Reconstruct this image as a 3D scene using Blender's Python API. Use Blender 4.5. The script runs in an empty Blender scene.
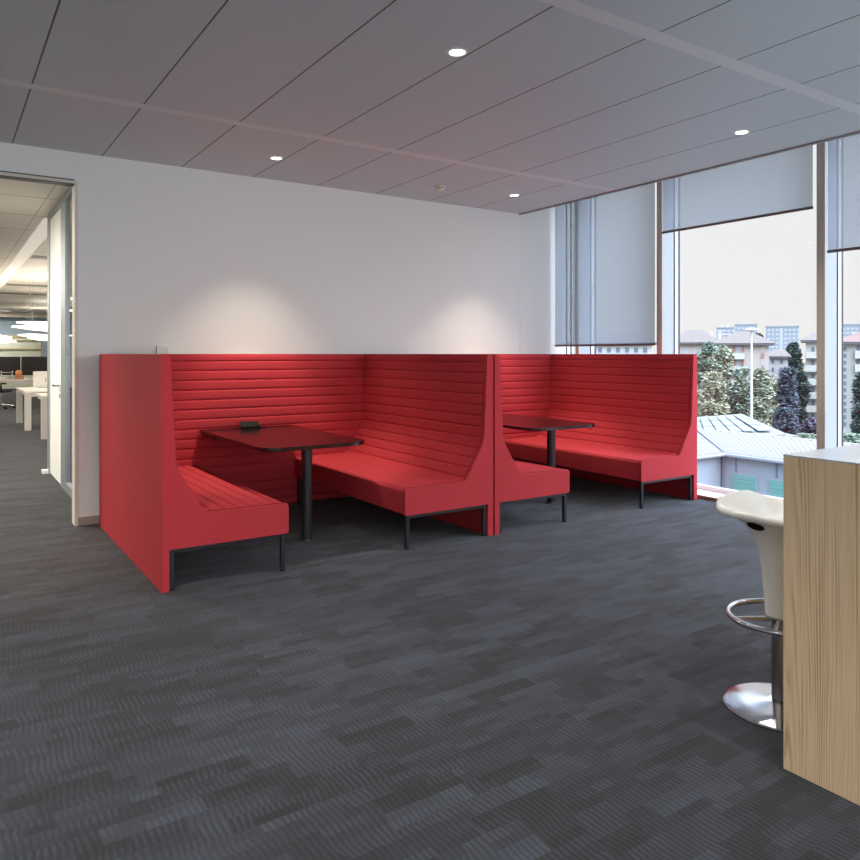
import bpy, bmesh, math, random
from mathutils import Vector, Matrix
random.seed(7)
PI = math.pi
R_ = math.radians
sc = bpy.context.scene
C = sc.collection

# ------------------------------------------------------------------ view
F_PX, HOR, EYE = 733.0, 354.0, 1.45
YAW = math.atan2(488.0, 733.0)
SN, CS = math.sin(YAW), math.cos(YAW)
cam = bpy.data.cameras.new('camera')
cam.sensor_width = 36.0
cam.lens = F_PX / 860.0 * 36.0
cam.shift_y = -(430.0 - HOR) / 860.0
cam.clip_end = 2000
camo = bpy.data.objects.new('camera', cam)
C.objects.link(camo)
camo.location = (0, 0, EYE)
camo.rotation_euler = (PI / 2, 0, -YAW)
sc.camera = camo
sc.view_settings.view_transform = 'Standard'
sc.view_settings.look = 'None'
sc.view_settings.gamma = 1
sc.view_settings.exposure = 0.17
sc.view_settings.use_curve_mapping = False
sc.cycles.max_bounces = 10
sc.cycles.transparent_max_bounces = 16


def far(u, v, d):
    """a place outdoors, d metres ahead"""
    a = (u - 430.0) / F_PX
    return Vector((d * (SN + CS * a), d * (CS - SN * a), EYE - d * (v - HOR) / F_PX))


# ------------------------------------------------------------------ materials
def srgb(r, g, b):
    def f(c):
        c /= 255.0
        return c / 12.92 if c <= .04045 else ((c + .055) / 1.055) ** 2.4
    return (f(r), f(g), f(b), 1)


def nd(m, kind, **kw):
    n = m.node_tree.nodes.new(kind)
    for k, v in kw.items():
        if k in n.inputs.keys():
            n.inputs[k].default_value = v
        else:
            setattr(n, k, v)
    return n


def mat(name, col, rough=.5, metal=0.0, vary=.06, vscale=6.0, bump=0.0, bscale=200.0, spec=.5, sheen=0.0, emit=None):
    m = bpy.data.materials.new(name)
    m.use_nodes = True
    L = m.node_tree.links
    b = m.node_tree.nodes['Principled BSDF']
    b.inputs['Roughness'].default_value = rough
    b.inputs['Metallic'].default_value = metal
    b.inputs['Specular IOR Level'].default_value = spec
    if sheen:
        b.inputs['Sheen Weight'].default_value = sheen
        b.inputs['Sheen Roughness'].default_value = .5
    tc = nd(m, 'ShaderNodeTexCoord')
    nz = nd(m, 'ShaderNodeTexNoise', Scale=vscale, Detail=4.0)
    L.new(tc.outputs['Object'], nz.inputs['Vector'])
    mx = nd(m, 'ShaderNodeMix', data_type='RGBA')
    mx.inputs[6].default_value = tuple(c * (1 - vary) for c in col[:3]) + (1,)
    mx.inputs[7].default_value = tuple(min(1, c * (1 + vary)) for c in col[:3]) + (1,)
    L.new(nz.outputs['Fac'], mx.inputs[0])
    L.new(mx.outputs[2], b.inputs['Base Color'])
    if bump:
        n2 = nd(m, 'ShaderNodeTexNoise', Scale=bscale, Detail=2.0)
        L.new(tc.outputs['Object'], n2.inputs['Vector'])
        bp = nd(m, 'ShaderNodeBump', Strength=bump, Distance=.002)
        L.new(n2.outputs['Fac'], bp.inputs['Height'])
        L.new(bp.outputs['Normal'], b.inputs['Normal'])
    if emit:
        b.inputs['Emission Color'].default_value = emit[0]
        b.inputs['Emission Strength'].default_value = emit[1]
    return m


def math_n(m, op, a, b=None, clamp=False):
    n = m.node_tree.nodes.new('ShaderNodeMath')
    n.operation = op
    n.use_clamp = clamp
    for i, x in enumerate((a, b)):
        if x is None:
            continue
        if isinstance(x, (int, float)):
            n.inputs[i].default_value = x
        else:
            m.node_tree.links.new(x, n.inputs[i])
    return n.outputs[0]


def carpet_mat():
    m = bpy.data.materials.new('carpet')
    m.use_nodes = True
    L = m.node_tree.links
    b = m.node_tree.nodes['Principled BSDF']
    b.inputs['Roughness'].default_value = .95
    b.inputs['Specular IOR Level'].default_value = .25
    b.inputs['Sheen Weight'].default_value = .12
    b.inputs['Sheen Roughness'].default_value = .6
    geo = nd(m, 'ShaderNodeNewGeometry')
    sp = nd(m, 'ShaderNodeSeparateXYZ')
    L.new(geo.outputs['Position'], sp.inputs[0])
    X, Y = sp.outputs[0], sp.outputs[1]

    def cells(rowh, colw, seed):
        row = math_n(m, 'FLOOR', math_n(m, 'DIVIDE', Y, rowh))
        w1 = nd(m, 'ShaderNodeTexWhiteNoise', noise_dimensions='2D')
        cb = nd(m, 'ShaderNodeCombineXYZ')
        L.new(row, cb.inputs[0])
        cb.inputs[1].default_value = seed
        L.new(cb.outputs[0], w1.inputs['Vector'])
        col = math_n(m, 'FLOOR', math_n(m, 'ADD', math_n(m, 'DIVIDE', X, colw), math_n(m, 'MULTIPLY', w1.outputs['Value'], 7.0)))
        cb2 = nd(m, 'ShaderNodeCombineXYZ')
        L.new(row, cb2.inputs[0])
        L.new(col, cb2.inputs[1])
        cb2.inputs[2].default_value = seed
        w2 = nd(m, 'ShaderNodeTexWhiteNoise', noise_dimensions='3D')
        L.new(cb2.outputs[0], w2.inputs['Vector'])
        return w2.outputs['Value']
    c1 = cells(.0834, .31, 1.3)
    c2 = cells(.0417, .155, 4.7)
    c3 = cells(.5, .5, 9.1)
    # ribs
    nz = nd(m, 'ShaderNodeTexNoise', Scale=5.0, Detail=2.0)
    L.new(geo.outputs['Position'], nz.inputs['Vector'])
    ph = math_n(m, 'ADD', math_n(m, 'MULTIPLY', X, 2 * PI / .021), math_n(m, 'MULTIPLY', nz.outputs['Fac'], 14.0))
    ph = math_n(m, 'ADD', ph, math_n(m, 'MULTIPLY', c1, 6.0))
    rib = math_n(m, 'MULTIPLY', math_n(m, 'SINE', ph), .5)
    ramp = math_n(m, 'MULTIPLY', rib, math_n(m, 'MULTIPLY', c2, .62))
    pile = nd(m, 'ShaderNodeTexNoise', Scale=420.0, Detail=2.0)
    L.new(geo.outputs['Position'], pile.inputs['Vector'])
    v = math_n(m, 'ADD', math_n(m, 'MULTIPLY', c1, .60), math_n(m, 'MULTIPLY', math_n(m, 'SUBTRACT', c2, .5), .42))
    v = math_n(m, 'ADD', v, math_n(m, 'MULTIPLY', c3, .12))
    v = math_n(m, 'ADD', v, ramp)
    v = math_n(m, 'ADD', v, math_n(m, 'MULTIPLY', math_n(m, 'SUBTRACT', pile.outputs['Fac'], .5), .5), clamp=True)
    cr = nd(m, 'ShaderNodeValToRGB')
    cr.color_ramp.elements[0].color = CARPET_DARK
    cr.color_ramp.elements[1].color = CARPET_LIGHT
    L.new(v, cr.inputs[0])
    L.new(cr.outputs[0], b.inputs['Base Color'])
    bp = nd(m, 'ShaderNodeBump', Strength=.35, Distance=.004)
    hh = math_n(m, 'ADD', math_n(m, 'MULTIPLY', rib, .6), pile.outputs['Fac'])
    L.new(hh, bp.inputs['Height'])
    L.new(bp.outputs['Normal'], b.inputs['Normal'])
    return m


def ceiling_mat(name, col, seam, x0, px, y0, py, wx=.005, wy=.06, ycol=None, rough=.45):
    """metal ceiling planks: thin seams every px across x, wide profile strips every py across y"""
    m = bpy.data.materials.new(name)
    m.use_nodes = True
    L = m.node_tree.links
    b = m.node_tree.nodes['Principled BSDF']
    b.inputs['Roughness'].default_value = rough
    b.inputs['Specular IOR Level'].default_value = .4
    geo = nd(m, 'ShaderNodeNewGeometry')
    sp = nd(m, 'ShaderNodeSeparateXYZ')
    L.new(geo.outputs['Position'], sp.inputs[0])

    def line(c, o, p, w):
        t = math_n(m, 'FRACT', math_n(m, 'ADD', math_n(m, 'DIVIDE', math_n(m, 'SUBTRACT', c, o), p), 100.5))
        d = math_n(m, 'MULTIPLY', math_n(m, 'ABSOLUTE', math_n(m, 'SUBTRACT', t, .5)), p)
        return math_n(m, 'LESS_THAN', d, w)
    lx = line(sp.outputs[0], x0, px, wx)
    ly = line(sp.outputs[1], y0, py, wy)
    dots = nd(m, 'ShaderNodeTexVoronoi', Scale=150.0)
    dots.inputs['Randomness'].default_value = 0.0
    L.new(geo.outputs['Position'], dots.inputs['Vector'])
    dk = math_n(m, 'LESS_THAN', dots.outputs['Distance'], .28)
    a = nd(m, 'ShaderNodeMix', data_type='RGBA')
    a.inputs[6].default_value = col
    a.inputs[7].default_value = tuple(c * .86 for c in col[:3]) + (1,)
    L.new(dk, a.inputs[0])
    s = nd(m, 'ShaderNodeMix', data_type='RGBA')
    L.new(a.outputs[2], s.inputs[6])
    s.inputs[7].default_value = seam
    L.new(lx, s.inputs[0])
    t = nd(m, 'ShaderNodeMix', data_type='RGBA')
    L.new(s.outputs[2], t.inputs[6])
    t.inputs[7].default_value = ycol or col
    L.new(ly, t.inputs[0])
    L.new(t.outputs[2], b.inputs['Base Color'])
    bp = nd(m, 'ShaderNodeBump', Strength=.4, Distance=.01)
    L.new(math_n(m, 'SUBTRACT', 1.0, lx), bp.inputs['Height'])
    L.new(bp.outputs['Normal'], b.inputs['Normal'])
    return m


def wood_mat(name, light, dark, rough=.5):
    m = bpy.data.materials.new(name)
    m.use_nodes = True
    L = m.node_tree.links
    b = m.node_tree.nodes['Principled BSDF']
    b.inputs['Roughness'].default_value = rough
    tc = nd(m, 'ShaderNodeTexCoord')
    mp = nd(m, 'ShaderNodeMapping')
    mp.inputs['Scale'].default_value = (1, 1, .05)
    L.new(tc.outputs['Object'], mp.inputs['Vector'])
    # broad figure that bends the growth lines
    fig = nd(m, 'ShaderNodeTexNoise', Scale=4.5, Detail=3.0)
    L.new(mp.outputs[0], fig.inputs['Vector'])
    mp2 = nd(m, 'ShaderNodeMapping')
    mp2.inputs['Scale'].default_value = (1, 1, .3)
    L.new(tc.outputs['Object'], mp2.inputs['Vector'])
    wob = nd(m, 'ShaderNodeTexNoise', Scale=14.0, Detail=3.0)
    L.new(mp2.outputs[0], wob.inputs['Vector'])
    sp = nd(m, 'ShaderNodeSeparateXYZ')
    L.new(tc.outputs['Object'], sp.inputs[0])
    u = math_n(m, 'ADD', sp.outputs[0], sp.outputs[1])
    ph = math_n(m, 'ADD', math_n(m, 'MULTIPLY', u, 560.0), math_n(m, 'MULTIPLY', fig.outputs['Fac'], 130.0))
    ph = math_n(m, 'ADD', ph, math_n(m, 'MULTIPLY', wob.outputs['Fac'], 3.0))
    g = math_n(m, 'ADD', math_n(m, 'MULTIPLY', math_n(m, 'SINE', ph), .5), .5)
    g = math_n(m, 'POWER', g, 1.7)
    mp3 = nd(m, 'ShaderNodeMapping')
    mp3.inputs['Scale'].default_value = (1, 1, .012)
    L.new(tc.outputs['Object'], mp3.inputs['Vector'])
    fine = nd(m, 'ShaderNodeTexNoise', Scale=300.0, Detail=3.0)
    L.new(mp3.outputs[0], fine.inputs['Vector'])
    zone = nd(m, 'ShaderNodeTexNoise', Scale=26.0, Detail=2.0)
    L.new(mp.outputs[0], zone.inputs['Vector'])
    amp = math_n(m, 'POWER', math_n(m, 'MULTIPLY', zone.outputs['Fac'], 1.55, True), 4.0)
    v = math_n(m, 'ADD', math_n(m, 'MULTIPLY', math_n(m, 'MULTIPLY', g, amp), .75), math_n(m, 'MULTIPLY', math_n(m, 'SUBTRACT', fine.outputs['Fac'], .35), .9), True)
    cr = nd(m, 'ShaderNodeValToRGB')
    cr.color_ramp.elements[0].color = light
    cr.color_ramp.elements[1].color = dark
    L.new(v, cr.inputs[0])
    L.new(cr.outputs[0], b.inputs['Base Color'])
    bp = nd(m, 'ShaderNodeBump', Strength=.12, Distance=.001)
    L.new(v, bp.inputs['Height'])
    L.new(bp.outputs['Normal'], b.inputs['Normal'])
    return m


def glass_mat(name, tint=(1, 1, 1, 1), refl=.06, rough=.0):
    m = bpy.data.materials.new(name)
    m.use_nodes = True
    nt = m.node_tree
    nt.nodes.remove(nt.nodes['Principled BSDF'])
    out = nt.nodes['Material Output']
    tr = nd(m, 'ShaderNodeBsdfTransparent', Color=tint)
    gl = nd(m, 'ShaderNodeBsdfGlossy', Roughness=rough)
    lw = nd(m, 'ShaderNodeLayerWeight', Blend=.5)
    sch = math_n(m, 'ADD', math_n(m, 'MULTIPLY', math_n(m, 'POWER', lw.outputs['Facing'], 5.0), .96), .04)
    nz = nd(m, 'ShaderNodeTexNoise', Scale=.6)
    mx = nd(m, 'ShaderNodeMixShader')
    k = math_n(m, 'MULTIPLY', sch, refl / .04)
    k = math_n(m, 'MULTIPLY', k, math_n(m, 'ADD', math_n(m, 'MULTIPLY', nz.outputs['Fac'], .04), .98), True)
    nt.links.new(k, mx.inputs[0])
    nt.links.new(tr.outputs[0], mx.inputs[1])
    nt.links.new(gl.outputs[0], mx.inputs[2])
    nt.links.new(mx.outputs[0], out.inputs[0])
    return m


def blind_mat(name):
    m = bpy.data.materials.new(name)
    m.use_nodes = True
    nt = m.node_tree
    L = nt.links
    nt.nodes.remove(nt.nodes['Principled BSDF'])
    out = nt.nodes['Material Output']
    tc = nd(m, 'ShaderNodeTexCoord')
    weave = nd(m, 'ShaderNodeTexNoise', Scale=110.0, Detail=2.0)
    L.new(tc.outputs['Object'], weave.inputs['Vector'])
    mp = nd(m, 'ShaderNodeMapping')
    mp.inputs['Scale'].default_value = (1, 1.0, 2.2)
    L.new(tc.outputs['Object'], mp.inputs['Vector'])
    wav = nd(m, 'ShaderNodeTexNoise', Scale=1.6, Detail=3.0)
    L.new(mp.outputs[0], wav.inputs['Vector'])
    tl = nd(m, 'ShaderNodeBsdfTranslucent', Color=srgb(*BLIND_TL))
    df = nd(m, 'ShaderNodeBsdfDiffuse', Color=srgb(*BLIND_DF))
    tr = nd(m, 'ShaderNodeBsdfTransparent', Color=(.93, .97, 1, 1))
    m1 = nd(m, 'ShaderNodeMixShader', Fac=.35)
    L.new(tl.outputs[0], m1.inputs[1])
    L.new(df.outputs[0], m1.inputs[2])
    m2 = nd(m, 'ShaderNodeMixShader')
    k = math_n(m, 'ADD', BLIND_OPEN - .14, math_n(m, 'MULTIPLY', weave.outputs['Fac'], .22))
    k = math_n(m, 'ADD', k, math_n(m, 'MULTIPLY', wav.outputs['Fac'], .08))
    L.new(k, m2.inputs[0])
    L.new(m1.outputs[0], m2.inputs[1])
    L.new(tr.outputs[0], m2.inputs[2])
    L.new(m2.outputs[0], out.inputs[0])
    return m


FILL_SIDE = 4.1
CARPET_DARK = srgb(13, 14, 17)
CARPET_LIGHT = srgb(54, 59, 71)
BLIND_TL = (134, 139, 147)
BLIND_DF = (112, 116, 122)
BLIND_OPEN = .21

M = {}
M['red'] = mat('red_fabric', srgb(181, 55, 63), .85, vary=.05, vscale=3, bump=.25, bscale=700, spec=.2)
M['red_dark'] = mat('red_piping', srgb(120, 28, 36), .8, spec=.2)
M['black_metal'] = mat('black_metal', srgb(34, 36, 40), .42, .0, spec=.5)
M['table'] = mat('table_black', srgb(42, 18, 21), .15, vary=.1, vscale=60, spec=.5)
M['black_plastic'] = mat('black_plastic', srgb(10, 10, 11), .6, spec=.15)
M['wall'] = mat('wall_paint', srgb(242, 243, 240), .75, vary=.012, vscale=1.5, bump=.05, bscale=120, spec=.2)
M['carpet'] = carpet_mat()
M['ceiling'] = ceiling_mat('ceiling_planks', srgb(206, 215, 216), srgb(84, 80, 82), 5.84, .671, 5.28, 2.684, wy=.05, ycol=srgb(226, 228, 230))
M['ceiling_office'] = ceiling_mat('ceiling_office', srgb(236, 226, 210), srgb(150, 142, 130), .95, 1.2, 9.0, 1.2, wx=.004, wy=.012, ycol=srgb(150, 142, 130), rough=.5)
M['trim_beige'] = mat('trim_beige', srgb(228, 222, 210), .5)
M['edge_grey'] = mat('edge_grey', srgb(150, 144, 144), .5)
M['trim_dark'] = mat('trim_dark', srgb(90, 86, 82), .4, .4)
M['base'] = mat('baseboard_grey', srgb(168, 158, 146), .5)
M['white_paint'] = mat('white_lacquer', srgb(228, 230, 230), .4)
M['white_plastic'] = mat('white_plastic', srgb(226, 226, 222), .35)
M['mullion_white'] = mat('mullion_white', srgb(166, 172, 180), .45)
M['brown_cap'] = mat('brown_anodised', srgb(204, 194, 182), .5, vary=.08, vscale=30)
M['gasket'] = mat('dark_gasket', srgb(40, 46, 54), .5)
M['alu'] = mat('aluminium', srgb(170, 178, 184), .35, .6)
M['glass'] = glass_mat('window_glass', (.99, .995, .995, 1), .02)
M['glass_office'] = glass_mat('partition_glass', (.80, .88, .92, 1), .09)
M['blind'] = blind_mat('blind_fabric')
M['blind_bar'] = mat('blind_bar', srgb(112, 100, 96), .45)
M['wood'] = wood_mat('counter_wood', srgb(236, 207, 168), srgb(166, 134, 97))
M['wood_trim'] = wood_mat('sill_wood', srgb(150, 120, 92), srgb(96, 72, 50))
M['top_laminate'] = mat('counter_laminate', srgb(204, 214, 228), .22, vary=.02)
M['cream'] = mat('cream_shell', srgb(232, 232, 226), .25, vary=.02, spec=.5)
M['chrome'] = mat('brushed_steel', srgb(196, 196, 198), .16, 1.0, vary=.03)
M['steel'] = mat('satin_steel', srgb(150, 148, 148), .3, 1.0, vary=.05)
M['lens'] = mat('lamp_lens', srgb(255, 250, 240), .4, emit=((1, .95, .86, 1), 9.0))
M['pendant'] = mat('pendant_lamp', srgb(250, 248, 242), .4, emit=((1, .95, .88, 1), 2.0))
M['strip_pale'] = mat('strip_pale', srgb(246, 240, 226), .5, emit=((1, .92, .80, 1), .28))
M['strip_light'] = mat('strip_light', srgb(250, 246, 236), .5, emit=((1, .93, .82, 1), .75))
M['beige_plastic'] = mat('beige_plastic', srgb(238, 234, 216), .45)


# ------------------------------------------------------------------ mesh helpers
def link_mesh(name, verts, faces, m, parent=None, smooth=40, loc=None):
    me = bpy.data.meshes.new(name)
    me.from_pydata([tuple(v) for v in verts], [], faces)
    bm = bmesh.new()
    bm.from_mesh(me)
    bmesh.ops.recalc_face_normals(bm, faces=bm.faces)
    bm.to_mesh(me)
    bm.free()
    return fin(name, me, m, parent, smooth, loc)


def fin(name, me, m, parent=None, smooth=40, loc=None):
    if isinstance(m, (list, tuple)):
        for x in m:
            me.materials.append(x)
    else:
        me.materials.append(m)
    if smooth:
        me.polygons.foreach_set('use_smooth', [True] * len(me.polygons))
        me.set_sharp_from_angle(angle=R_(smooth))
    o = bpy.data.objects.new(name, me)
    C.objects.link(o)
    if smooth:
        wn = o.modifiers.new('weighted_normal', 'WEIGHTED_NORMAL')
        wn.keep_sharp = True
    if parent:
        o.parent = parent
    if loc:
        o.location = loc
    return o


def obj(name, bm, m, parent=None, smooth=40, loc=None):
    me = bpy.data.meshes.new(name)
    bmesh.ops.recalc_face_normals(bm, faces=bm.faces)
    bm.to_mesh(me)
    bm.free()
    return fin(name, me, m, parent, smooth, loc)


def B():
    return bmesh.new()


def box(bm, x0, x1, y0, y1, z0, z1, bev=0.0, seg=2, mi=0):
    vs = [bm.verts.new((x, y, z)) for x in (x0, x1) for y in (y0, y1) for z in (z0, z1)]
    fs = [bm.faces.new([vs[i] for i in q]) for q in
          ((0, 1, 3, 2), (4, 6, 7, 5), (0, 4, 5, 1), (2, 3, 7, 6), (0, 2, 6, 4), (1, 5, 7, 3))]
    for f in fs:
        f.material_index = mi
    if bev:
        es = list({e for f in fs for e in f.edges})
        bmesh.ops.bevel(bm, geom=es, offset=bev, segments=seg, profile=.5, affect='EDGES')
    return fs


def prism(bm, pts, axis, a0, a1, bev=0.0, seg=2):
    """extrude a polygon along an axis: axis 'y' takes (x,z) points, 'z' takes (x,y), 'x' takes (y,z)"""
    def P(p, a):
        return {'y': (p[0], a, p[1]), 'z': (p[0], p[1], a), 'x': (a, p[0], p[1])}[axis]
    A = [bm.verts.new(P(p, a0)) for p in pts]
    Bv = [bm.verts.new(P(p, a1)) for p in pts]
    n = len(pts)
    fa = bm.faces.new(A)
    fb = bm.faces.new(Bv[::-1])
    for i in range(n):
        bm.faces.new((A[i], A[(i + 1) % n], Bv[(i + 1) % n], Bv[i]))
    if bev:
        es = list(set(list(fa.edges) + list(fb.edges)))
        bmesh.ops.bevel(bm, geom=es, offset=bev, segments=seg, profile=.5, affect='EDGES')


def fillet(pts, rad, n=5):
    """round the corners of a closed polygon"""
    out = []
    N = len(pts)
    for i, p in enumerate(pts):
        r = rad[i] if isinstance(rad, (list, tuple)) else rad
        p = Vector(p)
        a = Vector(pts[i - 1]) - p
        b = Vector(pts[(i + 1) % N]) - p
        if r <= 0:
            out.append(tuple(p))
            continue
        la, lb = a.length, b.length
        a.normalize()
        b.normalize()
        ang = a.angle(b)
        t = min(r / math.tan(ang / 2), la * .49, lb * .49)
        p0, p1 = p + a * t, p + b * t
        for k in range(n + 1):
            s = k / n
            q = p0 * (1 - s) ** 2 + p * 2 * s * (1 - s) + p1 * s ** 2
            out.append(tuple(q))
    return out


def tube(bm, path, r, n=10, closed=False, cap=True):
    path = [Vector(p) for p in path]
    N = len(path)
    rings = []
    prev = None
    for i, p in enumerate(path):
        if closed:
            t = path[(i + 1) % N] - path[i - 1]
        else:
            t = path[min(i + 1, N - 1)] - path[max(i - 1, 0)]
        t.normalize()
        if prev is None:
            ref = Vector((0, 0, 1)) if abs(t.z) < .9 else Vector((1, 0, 0))
            nrm = t.cross(ref).normalized()
        else:
            nrm = (prev - t * prev.dot(t)).normalized()
        prev = nrm
        bn = t.cross(nrm)
        rr = r[i] if isinstance(r, (list, tuple)) else r
        rings.append([bm.verts.new(p + (nrm * math.cos(2 * PI * k / n) + bn * math.sin(2 * PI * k / n)) * rr) for k in range(n)])
    for i in range(N if closed else N - 1):
        a, b = rings[i], rings[(i + 1) % N]
        for k in range(n):
            bm.faces.new((a[k], a[(k + 1) % n], b[(k + 1) % n], b[k]))
    if cap and not closed:
        bm.faces.new(rings[0][::-1])
        bm.faces.new(rings[-1])


def lathe(bm, prof, n=32, cx=0, cy=0, cap=True):
    rings = []
    for r, z in prof:
        rings.append([bm.verts.new((cx + r * math.cos(2 * PI * k / n), cy + r * math.sin(2 * PI * k / n), z)) for k in range(n)])
    for a, b in zip(rings, rings[1:]):
        for k in range(n):
            bm.faces.new((a[k], a[(k + 1) % n], b[(k + 1) % n], b[k]))
    if cap:
        bm.faces.new(rings[0][::-1])
        bm.faces.new(rings[-1])


def tag(o, label, cat, group=None, kind=None):
    o['label'] = label
    o['category'] = cat
    if group:
        o['group'] = group
    if kind:
        o['kind'] = kind
    return o


def thing(name, label, cat, loc=(0, 0, 0), rz=0.0, group=None):
    o = bpy.data.objects.new(name, None)
    o.empty_display_size = .1
    C.objects.link(o)
    o.location = loc
    o.rotation_euler = (0, 0, rz)
    return tag(o, label, cat, group)


def struct(name, bm, m, smooth=0, parent=None, label=None):
    o = obj(name, bm, m, parent, smooth)
    if not parent:
        o['kind'] = 'structure'
        o['label'] = label
        o['category'] = name.split('_')[0]
    return o


# ------------------------------------------------------------------ the room
CZ = 3.15          # ceiling height
WY = 6.8           # wall behind the booths
bm = B(); box(bm, -5, 6.7, -5, 36, -.1, 0)
struct('floor', bm, M['carpet'], label='dark charcoal plank carpet with ribbed blocks')
bm = B(); box(bm, -5, 5.84, -5, WY, CZ, CZ + .06)
struct('ceiling', bm, M['ceiling'], label='grey metal plank ceiling over the booths')
bm = B(); box(bm, 5.822, 5.84, -5, WY, CZ + .06, 3.75); box(bm, 5.84, 6.9, -5, WY, 3.7, 3.75)
struct('trim_1', bm, M['white_paint'], label='raised white pocket above the blinds')
bm = B(); box(bm, 5.815, 5.846, -5, WY, CZ - .014, CZ + .02)
struct('trim_2', bm, M['edge_grey'], label='thin edge profile along the ceiling beside the blinds')
bm = B(); box(bm, .952, 5.84, WY, WY + .14, 0, 3.75)
box(bm, -.45, .952, WY, WY + .14, 2.9, 3.75)
box(bm, -5, -.45, WY, WY + .14, 0, 3.75)
struct('wall_back', bm, M['wall'], label='white painted wall behind the booths, with the doorway at its end')
bm = B(); box(bm, 5.84, 6.72, WY - .002, WY + .14, 0, 3.75)
struct('wall_pier', bm, M['wall'], label='short white wall end beside the window')
bm = B(); box(bm, -5.12, -5, -5, 36, 0, 3.75)
struct('wall_left', bm, M['wall'], label='white side wall')
bm = B(); box(bm, -5, 6.9, -5.12, -5, 3.2, 3.75); box(bm, -5, 6.9, -5.12, -5, 0, .1)
struct('wall_rear', bm, M['wall'], label='white rails above and below the added glazing opposite the booths')
for k in range(6):  # glazing added behind the camera to let in soft fill daylight
    xa, xb = -5 + k * 1.95, -5 + (k + 1) * 1.95
    w = bpy.data.objects.new('window_%d' % (20 + k), None); C.objects.link(w); w.location = (xa, -5, .1)
    w['kind'] = 'structure'; w['category'] = 'window'
    w['label'] = 'added unseen window opposite the booths, number %d from the side wall' % (k + 1)
    b = B(); box(b, 0, .06, -.12, .06, 0, 3.1); box(b, 1.89, 1.949, -.12, .06, 0, 3.1); box(b, .06, 1.89, -.12, .0, 0, .06); box(b, .06, 1.89, -.12, 0, 3.04, 3.1)
    obj('window_frame', b, M['white_paint'], w, 0)
    b = B(); box(b, .06, 1.89, -.06, -.05, .06, 3.04); obj('window_pane', b, M['glass'], w, 0)
# doorway lining
bm = B()
box(bm, .930, .955, WY - .008, WY + .15, 0, 2.905)
box(bm, -.45, .955, WY - .012, WY + .15, 2.885, 2.909)
struct('trim_3', bm, M['trim_beige'], label='beige lining of the open doorway')
bm = B(); box(bm, -.45, .930, WY - .016, WY - .008, 2.909, 2.918); box(bm, -.45, .930, WY - .004, WY + .1, 2.878, 2.884)
struct('trim_4', bm, M['trim_dark'], label='thin dark frame line over the doorway')
bm = B(); box(bm, .957, 1.3, WY - .014, WY - .001, 0, .07, .003); box(bm, 1.3, 6.3, WY - .014, WY - .001, 0, .07, .003)
struct('baseboard_back', bm, M['base'], label='grey beige baseboard along the wall behind the booths')

# window wall: white posts with brown front caps, dark gaskets, panes
posts = [(6.44, 6.38), (5.222, 5.15), (3.488, 3.410), (1.70, 1.625), (-.07, -.145), (-1.84, -1.915), (-3.6, -3.675)]
XF, XG = 6.41, 6.64


def post_mesh(bm, y1, y0):
    box(bm, XF + .012, 6.603, y0, y1, .03, 3.7, .003, 1)
    box(bm, 6.6035, 6.70, y0 + .001, y1 - .001, .03, 3.7)


edges = [WY - .004] + [v for p in posts for v in p] + [-5]
bays = [(edges[i], edges[i + 1]) for i in range(0, len(edges) - 1, 2)]
for i, (ya, yb) in enumerate(bays):
    w = bpy.data.objects.new('window_%d' % (i + 1), None)
    C.objects.link(w)
    w.location = (XG, (ya + yb) / 2, .03)
    w['kind'] = 'structure'
    w['label'] = ['narrow window strip beside the white wall', 'tall window behind the lowered blind', 'tall window over the far bench, clear below its blind',
                  'tall window beside the counter'][i] if i < 4 else 'tall window along the room, number %d from the booths' % (i + 1)
    w['category'] = 'window'
    o = (-XG, -(ya + yb) / 2, -.03)

    def wadd(name, fn, m):
        b = B()
        fn(b)
        return obj(name, b, m, w, 30, o)
    g0, g1 = yb, ya
    # sash: white outer frame, dark gasket inside it

    def sash(b):
        box(b, 6.618, 6.668, g1 - .006, g1, .03, 3.7)
        box(b, 6.618, 6.70, g0, g0 + .02, .03, 3.7)
        box(b, 6.62, 6.68, g0 + .02, g1 - .006, .03, .075)

    def gask(b):
        box(b, 6.604, 6.617, g1 - .003, g1, .03, 3.7)
        box(b, 6.669, 6.70, g1 - .007, g1, .03, 3.7)
        box(b, 6.668, 6.70, g0 + .021, g0 + .03, .075, 3.7)
    wadd('window_frame', sash, M['white_paint'])
    wadd('gasket', gask, M['gasket'])
    wadd('window_pane', lambda b: box(b, XG + .042, XG + .05, g0 + .032, g1 - .009, .08, 3.7), M['glass'])
    if i < len(posts):
        y1, y0 = posts[i]
        wadd('mullion', lambda b: post_mesh(b, y1, y0), M['mullion_white'])

        def cap(b):
            n = 3
            s = (y1 - y0) / n
            for k in range(n):
                box(b, XF - (.004 if k == 1 else .0), XF + .012, y0 + s * k + .0015, y0 + s * (k + 1) - .0015, .03, 3.7)
        wadd('mullion_cap', cap, M['brown_cap'])
bm = B(); box(bm, 6.345, 6.72, -5, WY - .02, .0, .03)
struct('trim_5', bm, M['white_paint'], label='low white sill along the foot of the windows')
bm = B(); box(bm, 6.325, 6.345, -5, WY - .02, 0, .034, .002, 1)
struct('trim_6', bm, M['wood_trim'], label='brown wooden nosing in front of the window sill')
bm = B(); box(bm, 6.66, 6.70, -5, WY, .03, .06)
struct('trim_7', bm, M['wood_trim'], label='brown strip at the foot of the glass')

# ------------------------------------------------------------------ red benches
BH = 1.45
LEN = 2.04


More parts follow.
